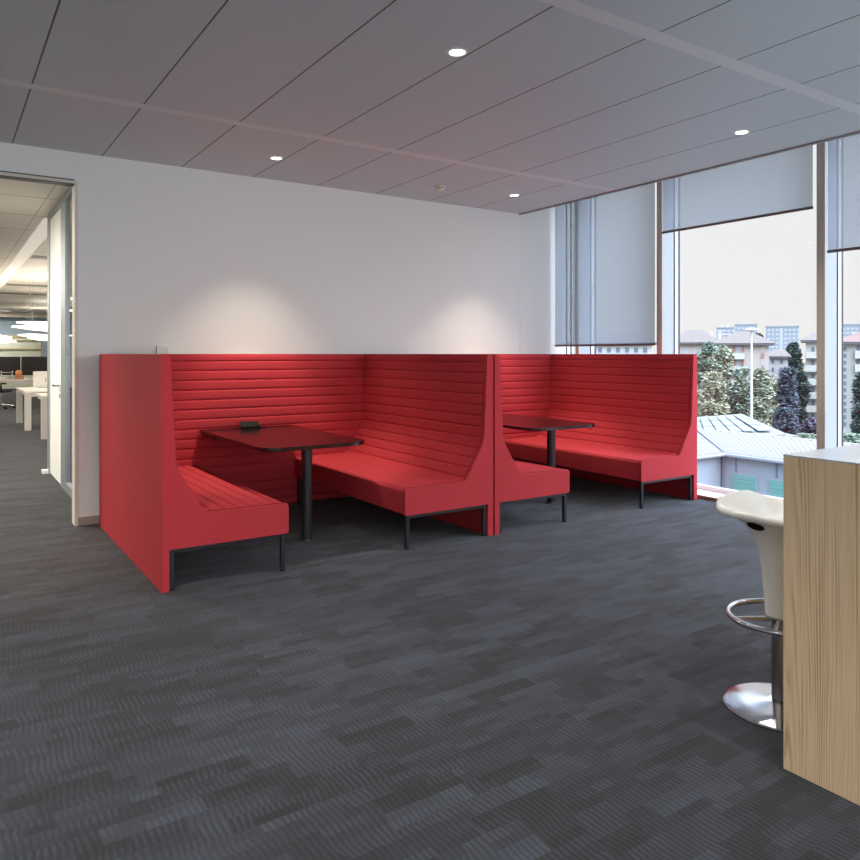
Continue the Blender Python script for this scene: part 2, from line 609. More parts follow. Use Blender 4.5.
def chan_profile():
    """padded outline from the top of the backrest to the front of the seat, in channels"""
    ctrl = [(.050, 1.428), (.060, 1.17), (.080, .80), (.094, .728), (.262, .448), (.806, .443)]
    # fine polyline with softened corners
    dense = []
    for i, p in enumerate(ctrl):
        if 0 < i < len(ctrl) - 1:
            p = Vector(p)
            a = (Vector(ctrl[i - 1]) - p)
            b = (Vector(ctrl[i + 1]) - p)
            r = min(.05, a.length * .4, b.length * .4)
            p0 = p + a.normalized() * r
            p1 = p + b.normalized() * r
            for k in range(7):
                s = k / 6
                dense.append(p0 * (1 - s) ** 2 + p * 2 * s * (1 - s) + p1 * s ** 2)
        else:
            dense.append(Vector(p))
    L = [0]
    for a, b in zip(dense, dense[1:]):
        L.append(L[-1] + (b - a).length)

    def at(s):
        s = max(0, min(L[-1] - 1e-6, s))
        for i in range(len(L) - 1):
            if L[i] <= s <= L[i + 1]:
                t = (s - L[i]) / max(1e-9, L[i + 1] - L[i])
                d = (dense[i + 1] - dense[i]).normalized()
                return dense[i].lerp(dense[i + 1], t), Vector((-d.y, d.x))
    total = L[-1]
    pitch = .0863
    starts = [0, .045]
    while starts[-1] + pitch < total - .03:
        starts.append(starts[-1] + pitch)
    starts.append(total)
    pts = []
    for s0, s1 in zip(starts, starts[1:]):
        for t in (0, .02, .05, .10, .2, .35, .5, .65, .8, .9, .95, .98):
            p, n = at(s0 + (s1 - s0) * t)
            h = .0095 * (1 - abs(2 * t - 1) ** 7)
            pts.append(p + n * h)
    p, n = at(total)
    pts.append(p)
    return pts


def make_bench(label, x_outer, y_front, sg):
    t = thing('booth_bench', label, 'bench', (x_outer, y_front, 0), 0, 'red high-back benches')

    def X(pts):
        return [(sg * p[0], p[1]) for p in pts]
    # upholstered end with the curved outline, down to the floor at the back
    prof = [(0, 0), (.050, 0), (.050, .254), (.825, .254), (.825, .452), (.271, .456), (.101, .738), (.087, .81), (.069, 1.17), (.056, BH), (0, BH)]
    rad = [.004, .004, .004, .012, .02, .025, .06, .05, .3, .03, .018]
    b = B(); prism(b, X(fillet(prof, rad)), 'y', 0, .03, .006, 2)
    obj('end_panel', b, M['red'], t)
    # outer side panel
    b = B(); box(b, min(0, sg * .048), max(0, sg * .048), .031, 2.09, 0, BH, .008, 2)
    obj('side_panel', b, M['red'], t)
    # channelled cushion
    ch = chan_profile()
    rest = [Vector((.818, .436)), Vector((.822, .42)), Vector((.822, .27)), Vector((.818, .258)), Vector((.80, .254)), Vector((.05, .254)), Vector((.05, 1.40))]
    pr = ch + rest
    ys = [.031, LEN * .33, LEN * .66, LEN]
    V = [(sg * p.x, y, p.y) for y in ys for p in pr]
    n = len(pr)
    Fc = []
    for k in range(len(ys) - 1):
        for i in range(n):
            Fc.append((k * n + i, k * n + (i + 1) % n, (k + 1) * n + (i + 1) % n, (k + 1) * n + i))
    Fc.append(tuple(range(n)))
    Fc.append(tuple(range((len(ys) - 1) * n, len(ys) * n)))
    link_mesh('cushion', V, Fc, M['red'], t, 50)
    # piping between end panel and cushion
    pl = fillet([(.05, BH - .02), (.070, 1.17), (.088, .81), (.102, .738), (.272, .457), (.818, .452), (.824, .27)], [0, .2, .05, .05, .025, .02, 0])
    b = B(); tube(b, [(sg * (x + .001), .031, z + .001) for x, z in pl], .0032, 6)
    obj('piping', b, M['red_dark'], t)
    # steel frame with legs
    fr = B()
    z0, z1, w = .227, .253, .029
    for y in (.016, LEN - .05):
        box(fr, *sorted((sg * .054, sg * .806)), y, y + w, z0, z1, .002, 1)
    for x in (.056, .70):
        box(fr, *sorted((sg * x, sg * (x + w))), .016 + w + .001, LEN - .051, z0, z1, .002, 1)
    obj('base_frame', fr, M['black_metal'], t)
    for x in (.055, .777):
        for y in (.016, LEN - .05):
            b = B(); box(b, *sorted((sg * x, sg * (x + w))), y, y + w, .006, z0 - .0005, .002, 1)
            lg = obj('leg', b, M['black_metal'], t)
            b = B(); box(b, *sorted((sg * (x + .002), sg * (x + w - .002))), y + .002, y + w - .002, 0, .006)
            obj('glide', b, M['black_plastic'], lg)
    return t


make_bench('leftmost red high-back bench, its plain outer side facing the doorway', 1.104, 4.6, 1)
make_bench('red high-back bench with a long open seat, between the first table and the middle gap', 3.668, 4.6, -1)
make_bench('red high-back bench mostly hidden, left of the farther table', 3.686, 4.6, 1)
make_bench('rightmost red high-back bench, beside the window', 6.258, 4.6, -1)


def make_back(label, xa, xb):
    yb0, yb1 = 6.645, 6.69
    t = thing('booth_back_panel', label, 'panel', ((xa + xb) / 2, yb1, 0), 0, 'red booth back panels')
    pitch = .0875
    zs = [(0, .0725)] + []
    z = BH - .065
    cuts = [BH - .012]
    while z > .03:
        cuts.append(z)
        z -= pitch
    cuts.append(.004)
    pts = []
    for a, b2 in zip(cuts, cuts[1:]):
        for s in (0, .02, .05, .10, .2, .35, .5, .65, .8, .9, .95, .98):
            zz = a + (b2 - a) * s
            pts.append((yb0 - .0 - .0095 * (1 - abs(2 * s - 1) ** 7) + .008, zz))
    pts.append((yb0 + .008, .004))
    V, Fc = [], []
    w = (xb - xa) / 2
    prof = pts + [(yb1 - .012, .004), (yb1 - .012, BH - .012)]
    n = len(prof)
    for x in (-w, -w / 3, w / 3, w):
        for y, zz in prof:
            V.append((x, y - yb1, zz))
    for k in range(3):
        for i in range(n):
            Fc.append((k * n + i, k * n + (i + 1) % n, (k + 1) * n + (i + 1) % n, (k + 1) * n + i))
    Fc.append(tuple(range(n)))
    Fc.append(tuple(range(3 * n, 4 * n)))
    link_mesh('channelled_face', V, Fc, M['red'], t, 50)
    b = B(); box(b, -w, w, -.0115, 0, 0, BH, .004, 2); box(b, -w, w, yb0 + .006 - yb1, -.012, BH - .0115, BH, .003, 1)
    obj('rear_board', b, M['red'], t)
    return t


make_back('red channelled back panel of the first booth, behind the table with the power box', 1.1545, 3.6175)
make_back('red channelled back panel of the second booth, behind the farther table', 3.7365, 6.2075)


def make_table(label, cx, bracket_x):
    y0, y1, zt, th = 5.04, 6.63, .768, .027
    t = thing('booth_table', label, 'table', (cx, 5.29, 0), 0, 'black booth tables')
    pts = fillet([(-.445, y0 - 5.29), (.432, y0 - 5.29), (.432, y1 - 5.29), (-.445, y1 - 5.29)], [.17, .17, .004, .004], 10)
    b = B(); prism(b, pts, 'z', zt - th, zt, .003, 2)
    obj('tabletop', b, M['table'], t)
    b = B(); lathe(b, [(.0415, .012), (.0415, zt - th - .006)], 32)
    obj('leg', b, M['black_metal'], t)
    b = B(); lathe(b, [(.052, 0), (.052, .004), (.046, .012)], 32)
    obj('foot_ring', b, M['black_metal'], t)
    b = B(); box(b, -.12, .12, -.12, .12, zt - th - .006, zt - th - .0003)
    obj('mounting_plate', b, M['black_metal'], t)
    for s in (-1, 1):
        b = B(); box(b, *sorted((s * .40, s * .43)), .9, 1.32, zt - th - .03, zt - th - .0005, .002, 1)
        obj('bracket', b, M['black_metal'], t)
    if bracket_x:
        b = B(); tube(b, [(.40, -.12, zt - th), (.40, -.12, zt - th - .025), (.415, -.12, zt - th - .04), (.43, -.12, zt - th - .03)], .004, 6)
        obj('bag_hook', b, M['black_metal'], t)
    return t


make_table('black table with rounded corners in the first booth, with a power box on it', 2.368, False)
make_table('black table with rounded corners in the far booth, nothing on it', 4.94, True)

t = thing('power_box', 'small black flip-up power box at the back of the first table', 'power box', (2.35, 6.5, .768))
b = B(); box(b, -.13, .13, -.05, .05, 0, .004, .001, 1); obj('base_plate', b, M['black_plastic'], t)
b = B()
for vx in (-.085, .085):
    pass
prism(b, [(-.04, .004), (.02, .004), (.02, .012), (-.04, .022)], 'x', -.085, .085, .001, 1)
obj('socket_block', b, M['black_plastic'], t)
b = B(); prism(b, [(-.012, .006), (-.005, .006), (.050, .058), (.042, .061)], 'x', -.088, .088, .0015, 1)
obj('lid', b, M['black_plastic'], t)
for x in (-.05, 0, .05):
    b = B(); lathe(b, [(.012, .0165), (.012, .0185)], 16, x, -.01)
    obj('socket', b, M['steel'], t)

# ------------------------------------------------------------------ on the wall and ceiling
t = thing('wall_thermostat', 'small white control box on the wall above the leftmost bench', 'thermostat', (1.645, WY, 1.45))
b = B(); box(b, -.055, .055, -.03, -.001, -.04, .075, .006, 2); obj('housing', b, M['white_plastic'], t)
b = B(); lathe(b, [(.011, 0), (.011, .008), (.009, .01)], 20)
k = obj('knob', b, M['white_plastic'], t); k.rotation_euler = (PI / 2, 0, 0); k.location = (.035, -.03, .025)

t = thing('smoke_detector', 'round beige smoke detector on the grey ceiling', 'smoke detector', (4.195, 6.118, CZ))
b = B(); lathe(b, [(.058, -.001), (.058, -.012), (.05, -.016)], 32); obj('base', b, M['beige_plastic'], t)
b = B(); lathe(b, [(.042, -.017), (.045, -.032), (.036, -.045), (.012, -.049)], 32); obj('sensor_head', b, M['beige_plastic'], t)
b = B(); lathe(b, [(.0455, -.022), (.0465, -.024), (.0455, -.026)], 32, cap=False); obj('slot_ring', b, M['trim_dark'], t)


def downlight(x, y, z, label, power, angle, blend, colr, rad=.035, nm='ceiling_downlight', core=0):
    t = thing(nm, label, 'downlight', (x, y, z), 0, 'recessed ceiling downlights')
    b = B(); lathe(b, [(.060, -.0005), (.060, -.004), (.050, -.007), (.044, -.003)], 32, cap=False)
    obj('trim_ring', b, M['white_paint'], t)
    b = B(); lathe(b, [(.043, -.0005), (.043, -.0025)], 32); obj('lens', b, M['lens'], t)
    li = bpy.data.lights.new('downlight_lamp', 'SPOT')
    li.energy = power
    li.spot_size = R_(angle)
    li.spot_blend = blend
    li.color = colr
    li.shadow_soft_size = rad
    lo = bpy.data.objects.new('lamp', li)
    C.objects.link(lo)
    lo.parent = t
    lo.location = (0, 0, -.012)
    if core:
        l2 = li.copy()
        l2.energy = core
        l2.spot_size = R_(54)
        l2.spot_blend = .45
        o2 = bpy.data.objects.new('lamp', l2)
        C.objects.link(o2)
        o2.parent = t
        o2.location = (0, 0, -.012)
    return t


WARM = (1.0, .85, .66)
NEUT = (1.0, .93, .84)
P_WASH, P_CORE, P_FILL = 105, 150, 158
rows = {6.03: 'above the table by the wall', 3.35: 'over the carpet before the benches', .67: 'overhead near the counter row', -2.0: 'at the opposite room end'}
cols = {-2.95: 'far past the doorway', -.27: 'in line with the doorway', 2.414: 'in line with the first table', 5.098: 'in line with the second table'}
for y, yl in rows.items():
    for x, xl in cols.items():
        if y > 6:
            if x < -2:
                continue
            downlight(x, y, CZ, 'added recessed fill downlight %s, %s' % (yl if x > 0 else 'near the wall', xl), P_WASH, 80, .8, WARM, .015, core=P_CORE)
        else:  # rows added as general fill for the room
            downlight(x, y, CZ, 'added recessed fill downlight %s, %s' % (yl, xl), P_FILL * (1.6 if x < 0 else .78), 120, .8, NEUT, .05)

# roller blinds
blinds = [(6.768, 5.224, 1.553, 'long grey roller blind lowered over the window beside the white wall'),
          (5.128, 3.505, 2.74, 'short grey roller blind over the middle window'),
          (3.375, 1.73, 2.335, 'grey roller blind over the window behind the counter'),
          (1.6, -.04, 2.6, 'grey roller blind over the fourth window, beyond the counter')]
for (ya, yb, zb, lab) in blinds:
    t = thing('roller_blind', lab, 'blind', (6.385, (ya + yb) / 2, zb), 0, 'grey roller blinds')
    w = (ya - yb) / 2
    ny, nz = 24, 20
    V, Fc = [], []
    for i in range(ny + 1):
        for j in range(nz + 1):
            y = -w + 2 * w * i / ny
            z = .012 + (3.62 - zb - .012) * j / nz
            x = .004 * math.sin(y * 9 + z * 1.3) * (1 - j / nz) ** .5
            V.append((x, y, z))
    for i in range(ny):
        for j in range(nz):
            a = i * (nz + 1) + j
            Fc.append((a, a + nz + 1, a + nz + 2, a + 1))
    link_mesh('blind_fabric', V, Fc, M['blind'], t, 60)
    b = B(); box(b, -.007, .007, -w - .002, w + .002, -.012, .014, .004, 2); obj('bottom_bar', b, M['blind_bar'], t)
    b = B(); tube(b, [(0, -w, 3.64 - zb), (0, w, 3.64 - zb)], .03, 16); obj('roller', b, M['alu'], t)

# ------------------------------------------------------------------ counter and stool
t = thing('bar_counter', 'high counter with a vertical-grain wood end panel and pale top', 'counter', (2.45, 1.45, 0))
b = B(); box(b, 0, 2.3, -.75, 0, 0, 1.094, .0015, 1); obj('body', b, M['wood'], t, 30)
b = B(); box(b, 0, 2.3, -.75, 0, 1.0945, 1.1, .001, 1); obj('countertop', b, M['top_laminate'], t, 30)

t = thing('bar_stool', 'cream moulded bar stool with steel foot ring, tucked behind the counter', 'stool', (2.858, 1.706, 0))


def stool_seat():
    """loft: collar -> flare -> rim, then over the rim into the dished seat"""
    n = 48
    V, Fc = [], []
    rings = []

    def ring(rx, ry, z, sq, lift, rim):
        r = []
        for k in range(n):
            a = 2 * PI * k / n
            ca, sa = math.cos(a), math.sin(a)
            e = 2.0 / sq
            x = rx * math.copysign(abs(ca) ** e, ca)
            y = ry * math.copysign(abs(sa) ** e, sa)
            rear = max(0, sa)
            zz = z - .009 * min(1, max(0, (z - .6) / .15)) + lift * (.040 * rear ** 2 * (1 - ca * ca) - .006 * max(0, -sa) ** 2)
            r.append((x, y + rim * .01, zz))
        rings.append(r)
    # outside, bottom to top
    ring(.052, .052, .375, 2.0, 0, 0)
    ring(.056, .055, .385, 2.0, 0, 0)
    ring(.064, .060, .48, 2.1, 0, 0)
    ring(.074, .066, .58, 2.2, 0, 0)
    ring(.088, .078, .66, 2.3, .0, 0)
    ring(.104, .094, .71, 2.4, .1, .3)
    ring(.126, .116, .75, 2.6, .3, .6)
    ring(.146, .138, .776, 2.8, .6, 1)
    ring(.165, .158, .791, 3.0, .9, 1)
    ring(.196, .190, .795, 3.8, 1, 1)
    ring(.204, .198, .800, 3.8, 1, 1)
    ring(.206, .200, .811, 3.8, 1, 1)
    ring(.204, .198, .821, 3.8, 1, 1)
    ring(.196, .190, .826, 3.6, 1, 1)
    # inside, rim to centre
    ring(.180, .174, .822, 3.3, .95, 1)
    ring(.145, .142, .806, 2.7, .75, .9)
    ring(.11, .11, .792, 2.4, .5, .7)
    ring(.07, .07, .785, 2.2, .25, .4)
    ring(.03, .03, .783, 2.0, .0, 0)
    for r in rings:
        V += r
    for i in range(len(rings) - 1):
        for k in range(n):
            Fc.append((i * n + k, i * n + (k + 1) % n, (i + 1) * n + (k + 1) % n, (i + 1) * n + k))
    Fc.append(tuple(range(n)))
    Fc.append(tuple(range((len(rings) - 1) * n, len(rings) * n)))
    return V, Fc


V, Fc = stool_seat()
seat = link_mesh('seat', V, Fc, M['cream'], t, 70)
for sx in (-1, 1):
    b = B()
    bmesh.ops.create_uvsphere(b, u_segments=20, v_segments=12, radius=1)
    for v in b.verts:
        v.co = Vector((v.co.x * .016, v.co.y * .040, v.co.z * .024))
    hole = obj('grip_recess', b, M['black_plastic'], seat, 60)
    hole.location = (sx * .134, 0.02, .760)
    hole.rotation_euler = (0, sx * R_(45), 0)
b = B(); lathe(b, [(.031, .02), (.031, .374)], 32); obj('column', b, M['steel'], t)
b = B()
tube(b, [(.197 * math.cos(2 * PI * k / 56), .197 * math.sin(2 * PI * k / 56), .372) for k in range(56)], .0115, 12, closed=True)
ringo = obj('foot_ring', b, M['chrome'], t)
for a in (150, 205, 330, 25):
    b = B()
    c_, s_ = math.cos(R_(a)), math.sin(R_(a))
    tube(b, [(.03 * c_, .03 * s_, .366), (.12 * c_, .12 * s_, .370), (.192 * c_, .192 * s_, .371)], [.011, .009, .008], 10)
    obj('spoke', b, M['chrome'], ringo)
b = B(); lathe(b, [(.215, 0), (.217, .006), (.205, .012), (.13, .022), (.05, .03), (.033, .042)], 56); obj('base', b, M['chrome'], t)

# ------------------------------------------------------------------ office beyond the doorway
bm = B(); box(bm, -5, 6.7, WY + .14, 36, CZ, CZ + .06)
struct('ceiling_office', bm, M['ceiling_office'], label='beige metal plank ceiling of the open office')
M['far_wall'] = mat('far_wall_blue', srgb(176, 200, 220), .6, vary=.03)
bm = B(); box(bm, -5, 6.7, 35, 35.15, 0, CZ)
struct('wall_far', bm, M['far_wall'], label='pale blue far wall of the office')
M['beam'] = mat('far_beam', srgb(214, 206, 190), .5)
bm = B(); box(bm, -5, 6.7, 34.2, 35, 2.95, CZ)
struct('trim_8', bm, M['beam'], label='pale beam at the top of the far office wall')
bm = B(); box(bm, 6.7, 6.82, WY + .15, 36, 0, CZ)
struct('wall_office', bm, M['wall'], label='white side wall of the open office')
bm = B(); box(bm, 1.12, 6.7, 10.12, 10.24, 0, CZ)
struct('wall_partition', bm, M['wall'], label='white wall closing the glazed room')
# glazed partition: frame, glass, door
PX = 1.09
bm = B()
box(bm, PX - .005, PX + .06, 8.60, 8.955, 0, CZ)
box(bm, PX - .012, PX + .06, 6.95, 10.1, 3.08, CZ)
box(bm, PX - .005, PX + .06, 6.95, 8.6, 0, .09)
box(bm, PX - .005, PX + .06, 6.95, 7.02, .09, 3.08)
box(bm, PX - .014, PX + .07, 9.93, 10.1, 0, 3.08)
struct('trim_9', bm, M['alu'], label='grey aluminium frame of the glazed partition')
bm = B(); box(bm, PX + .018, PX + .03, 7.02, 8.6, .09, 3.08)
struct('window_9', bm, M['glass_office'], label='tall glass panel of the partition beside the door')
M['door_white'] = mat('door_white', srgb(232, 236, 232), .45, vary=.02)
d1 = bpy.data.objects.new('door_1', None); C.objects.link(d1); d1.location = (PX, 8.96, 0)
d1['kind'] = 'structure'; d1['label'] = 'white full-height office door with a steel lever'; d1['category'] = 'door'
b = B(); box(b, 0, .045, 0, .965, .008, 3.075, .003, 1); obj('door_leaf', b, M['door_white'], d1)
b = B(); tube(b, [(0, .07, 1.10), (-.05, .07, 1.10), (-.055, .09, 1.10), (-.055, .20, 1.10)], .013, 10); obj('door_handle', b, M['chrome'], d1)
b = B(); lathe(b, [(.024, 0), (.024, .008)], 20)
k = obj('keyhole', b, M['chrome'], d1); k.rotation_euler = (0, -PI / 2, 0); k.location = (-.001, .07, .985)
b = B(); box(b, PX - .08, PX - .016, 9.95, 10.1, .0, .04); o = obj('door_stop', b, M['white_paint'], None)
tag(o, 'small white block on the carpet at the far end of the partition', 'door stop')

# strip lights and slots in the office ceiling
M['slot'] = mat('ceiling_slot', srgb(150, 138, 122), .6)
for k, (sx, lab) in enumerate(((1.16, 'long pale ceiling light strip beyond the doorway'), (-1.5, 'long pale ceiling light strip farther left in the office'))):
    b = B(); box(b, sx - .10, sx + .10, 10.3, 30, CZ - .012, CZ - .0005, .002, 1)
    tag(obj('strip_light', b, M['strip_pale']), lab, 'light', 'office strip lights')
slots = [(1.3, 14.5), (1.3, 20.6), (1.3, 23.6)]
ord_ = ['nearest to the doorway', 'second from the doorway', 'third from the doorway']
for (sx, sy), lab in zip(slots, ord_):
    t = thing('air_diffuser', 'narrow ceiling air slot, ' + lab, 'vent', (sx, sy, CZ), 0, 'office air slots')
    b = B(); box(b, 0, 1.2, -.2, .2, -.010, -.0005, .002, 1); obj('slot_frame', b, M['slot'], t)
    b = B(); box(b, .02, 1.18, -.17, -.15, -.014, -.0105); obj('slot_blade', b, M['trim_dark'], t)
# area lights added to brighten the office and its far wall
for i, (x, y) in enumerate([(-1.2, 9.0), (-1.2, 13), (3.4, 14), (-1.2, 18), (3.4, 19), (-1.6, 24), (1.6, 33.0), (-1.6, 31), (3.6, 8.6)]):
    li = bpy.data.lights.new('office_fill', 'AREA')
    li.shape = 'RECTANGLE'; li.size = 1.2; li.size_y = .3
    li.energy = (210, 130, 80, 80, 80, 110, 75, 110, 60)[i]
    li.color = (1, .9, .78)
    t = thing('office_fill_light', 'added rectangular fill light in the office ceiling, ' + ['by the doorway', 'left of the first desks', 'over the first desk row', 'left of the second desks', 'over the second desk row', 'before the far wall', 'just before the far wall', 'closest to the far wall', 'inside the glazed room'][i], 'light', (x, y, CZ), 0, 'added office fill lights')
    b = B(); box(b, -.62, .62, -.17, .17, -.02, -.0005, .003, 1); obj('housing', b, M['white_paint'], t)
    b = B(); box(b, -.6, .6, -.15, .15, -.0225, -.0202); obj('diffuser', b, M['strip_light'], t)
    lo = bpy.data.objects.new('lamp', li); C.objects.link(lo); lo.parent = t; lo.location = (0, 0, -.03)

# desks
M['desk_top'] = mat('desk_white', srgb(236, 230, 220), .4, vary=.02)
M['desk_leg'] = mat('desk_leg', srgb(206, 204, 200), .4, vary=.02)


def desk(label, x0, x1, y0, y1, inset=0.0):
    t = thing('office_desk', label, 'desk', ((x0 + x1) / 2, (y0 + y1) / 2, 0), 0, 'white office desks')
    wx, wy = (x1 - x0) / 2, (y1 - y0) / 2
    b = B(); box(b, -wx, wx, -wy, wy, .715, .745, .003, 1); obj('desktop', b, M['desk_top'], t)
    b = B()
    box(b, -wx + .1, wx - .1, -wy + .02, -wy + .06, .64, .714); box(b, -wx + .1, wx - .1, wy - .06, wy - .02, .64, .714)
    box(b, -wx + .02, -wx + .08, -wy + .12, wy - .12, .66, .714); box(b, wx - .08, wx - .02, -wy + .12, wy - .12, .66, .714)
    obj('desk_frame', b, M['desk_leg'], t)
    for sx in (-1, 1):
        for sy in (-wy, wy - .10):
            e = wx - (inset if sy > 0 else 0)
            b = B(); box(b, *sorted((sx * e, sx * (e - .11))), sy, sy + .10, 0, .7145, .003, 1)
            obj('leg', b, M['desk_leg'], t)


desk('white office desk nearest to the glazed partition', 1.40, 3.0, 13.98, 14.9, .35)
desk('long white office desk second from the partition, carrying a white screen', 1.30, 3.0, 15.75, 17.65)
desk('white office desk farthest back, carrying the black monitors', .75, 3.6, 23.1, 24.7)

M['screen_black'] = mat('screen_black', srgb(30, 28, 30), .25, vary=.1)


def monitor(label, x, y, z, w, h, m, name='monitor', rz=0.0, grp='black desk monitors', lift=.10):
    t = thing(name, label, 'monitor', (x, y, z), rz, grp)
    b = B(); box(b, -w / 2, w / 2, -.012, .025, lift, lift + h, .006, 2); obj('screen', b, m, t)
    b = B(); box(b, -.03, .03, .026, .05, .01, .26, .004, 1); obj('stand', b, M['alu'], t)
    b = B(); box(b, -.12, .12, -.06, .12, 0, .01, .003, 1); obj('base', b, M['alu'], t)
    return t


monitor('black monitor at the left on the farthest office desk', 1.60, 23.85, .745, .52, .53, M['screen_black'])
monitor('black monitor at the right on the farthest office desk', 2.27, 23.7, .745, .80, .53, M['screen_black'])
t = monitor('white screen with a small grey mark on the second office desk', 1.80, 17.3, .745, .44, .33, M['white_plastic'], grp=None, lift=.012)
b = B(); box(b, .0, .03, -.0145, -.0125, .12, .21, .001, 1)
obj('mark', b, M['alu'], t)
M['paper'] = mat('paper_tray', srgb(226, 224, 214), .7)
t = thing('paper_tray', 'grey white paper tray on the far desk beside the orange ball', 'tray', (1.50, 23.45, .745))
for k in range(3):
    b = B(); box(b, -.14, .14, -.11, .11, .03 + k * .08, .036 + k * .08); box(b, -.14, -.13, -.11, .11, .036 + k * .08, .07 + k * .08); box(b, .13, .14, -.11, .11, .036 + k * .08, .07 + k * .08)
    obj('tray', b, M['paper'], t)
for sx in (-.135, .127):
    for sy in (-.105, .097):
        b = B(); box(b, sx, sx + .008, sy, sy + .008, 0, .22)
        obj('post', b, M['alu'], t)
M['orange'] = mat('orange_toy', srgb(226, 150, 96), .6, vary=.25, vscale=14)
b = B(); bmesh.ops.create_uvsphere(b, u_segments=24, v_segments=16, radius=.09)
for v in b.verts:
    v.co.z = v.co.z * .95 + .0855
o = obj('desk_ball', b, M['orange'], None, 60); o.location = (1.78, 23.35, .835)
tag(o, 'round orange ball on top of a brown box on the farthest office desk', 'ball')
M['brown_box'] = mat('brown_items', srgb(176, 128, 84), .7)
b = B(); box(b, -.11, .11, -.08, .08, 0, .09, .01, 2); o = obj('desk_box', b, M['brown_box'], None); o.location = (1.79, 23.35, .745)
tag(o, 'low brown box under the orange ball on the farthest office desk', 'box')

M['chair_black'] = mat('chair_black', srgb(36, 36, 40), .7)


def office_chair(label, x, y, rz):
    t = thing('office_chair', label, 'chair', (x, y, 0), rz, 'black office chairs')
    b = B(); box(b, -.24, .24, -.23, .23, .44, .52, .03, 3); obj('seat', b, M['chair_black'], t)
    V, Fc = [], []
    b = B()
    prism(b, fillet([(-.22, .6), (.22, .6), (.2, 1.02), (-.2, 1.02)], .06, 5), 'y', -.26, -.22, .008, 2)
    obj('backrest', b, M['chair_black'], t)
    b = B(); tube(b, [(0, -.18, .43), (0, -.27, .46), (0, -.275, .75)], .02, 8); obj('back_post', b, M['black_plastic'], t)
    b = B(); lathe(b, [(.028, .10), (.028, .28), (.018, .281), (.018, .44)], 16); obj('gas_lift', b, M['chrome'], t)
    for k in range(5):
        a = 2 * PI * k / 5 + .3
        b = B(); tube(b, [(.02 * math.cos(a), .02 * math.sin(a), .12), (.3 * math.cos(a), .3 * math.sin(a), .075)], [.022, .014], 8)
        lg = obj('base_arm', b, M['chrome'], t)
        b = B(); tube(b, [(.3 * math.cos(a) - .02 * math.sin(a), .3 * math.sin(a) + .02 * math.cos(a), .03), (.3 * math.cos(a) + .02 * math.sin(a), .3 * math.sin(a) - .02 * math.cos(a), .03)], .03, 14)
        obj('caster', b, M['black_plastic'], lg)
    for s in (-1, 1):
        b = B(); tube(b, [(s * .2, 0, .43), (s * .27, 0, .5), (s * .27, -.02, .66), (s * .27, .12, .67)], .014, 8); obj('armrest', b, M['black_plastic'], t)


office_chair('black office chair with steel base, turned sideways at the farthest office desk', 1.3, 22.42, -PI / 2)
office_chair('black office chair standing behind the second office desk', 2.3, 20.0, PI - .4)

# leaf-shaped pendants


def pendant(label, x, y, z, ln, wd, rz, en):
    t = thing('pendant_lamp', label, 'lamp', (x, y, z), rz, 'leaf-shaped white pendant lamps')
    b = B()
    tilt = Matrix.Rotation(.3, 3, 'X') @ Matrix.Rotation(.06, 3, 'Y')
    V = []
    n = 24
    top, bot = [], []
    for i in range(n + 1):
        s = -1 + 2 * i / n
        w = wd / 2 * max(.02, (1 - s * s)) ** .8
        top.append([(s * ln / 2, -w, 0), (s * ln / 2, 0, .05 * (1 - s * s) + .012), (s * ln / 2, w, 0), (s * ln / 2, 0, -.02 - .02 * (1 - s * s))])
    vs = [[b.verts.new(tilt @ Vector(p)) for p in r] for r in top]
    for r0, r1 in zip(vs, vs[1:]):
        for k in range(4):
            b.faces.new((r0[k], r0[(k + 1) % 4], r1[(k + 1) % 4], r1[k]))
    b.faces.new(vs[0]); b.faces.new(vs[-1][::-1])
    obj('shade', b, M['pendant'], t, 60)
    li = bpy.data.lights.new('uplight', 'AREA'); li.shape = 'RECTANGLE'; li.size = ln * .7; li.size_y = wd * .5
    li.energy = en; li.color = (1, .92, .80)
    lo = bpy.data.objects.new('lamp', li); C.objects.link(lo); lo.parent = t; lo.location = (0, 0, .1); lo.rotation_euler = (PI, 0, 0)
    for s in (-.25, .12):
        b = B(); tube(b, [(s * ln, 0, .03), (s * ln, 0, CZ - z - .002)], .003, 5); obj('cable', b, M['alu'], t)


pend = [(2.02, 18.7, 2.12, 1.3, .45, .06, 9, 'topmost of the white leaf lamps over the desks'),
        (1.86, 17.6, 1.99, 1.3, .42, -.06, 9, 'white leaf lamp just under the topmost one'),
        (2.2, 22.0, 1.92, 1.1, .45, .1, 9, 'white leaf lamp hanging behind the two brightest'),
        (2.04, 16.4, 1.74, .9, .35, -.15, 9, 'lowest white leaf lamp, close to the door edge'),
        (.84, 20.3, 1.88, 1.15, .4, .05, 9, 'upper white leaf lamp at the far left of the office'),
        (.90, 19.0, 1.76, 1.0, .4, -.05, 9, 'lower white leaf lamp at the far left of the office'),
        (-.6, 25.5, 2.0, 1.2, .45, .1, 18, 'added white leaf lamp deep in the office, left of the rest'),  # this and the next two are added to brighten the far ceiling
        (3.4, 26.5, 2.0, 1.2, .45, .2, 18, 'added white leaf lamp deep in the office, right of the black monitors'),
        (3.2, 30.5, 2.0, 1.2, .45, -.2, 18, 'added white leaf lamp closest to the blue far wall')]
for x, y, z, ln, wd, rz, en, lab in pend:
    pendant(lab, x, y, z, ln, wd, rz, en)

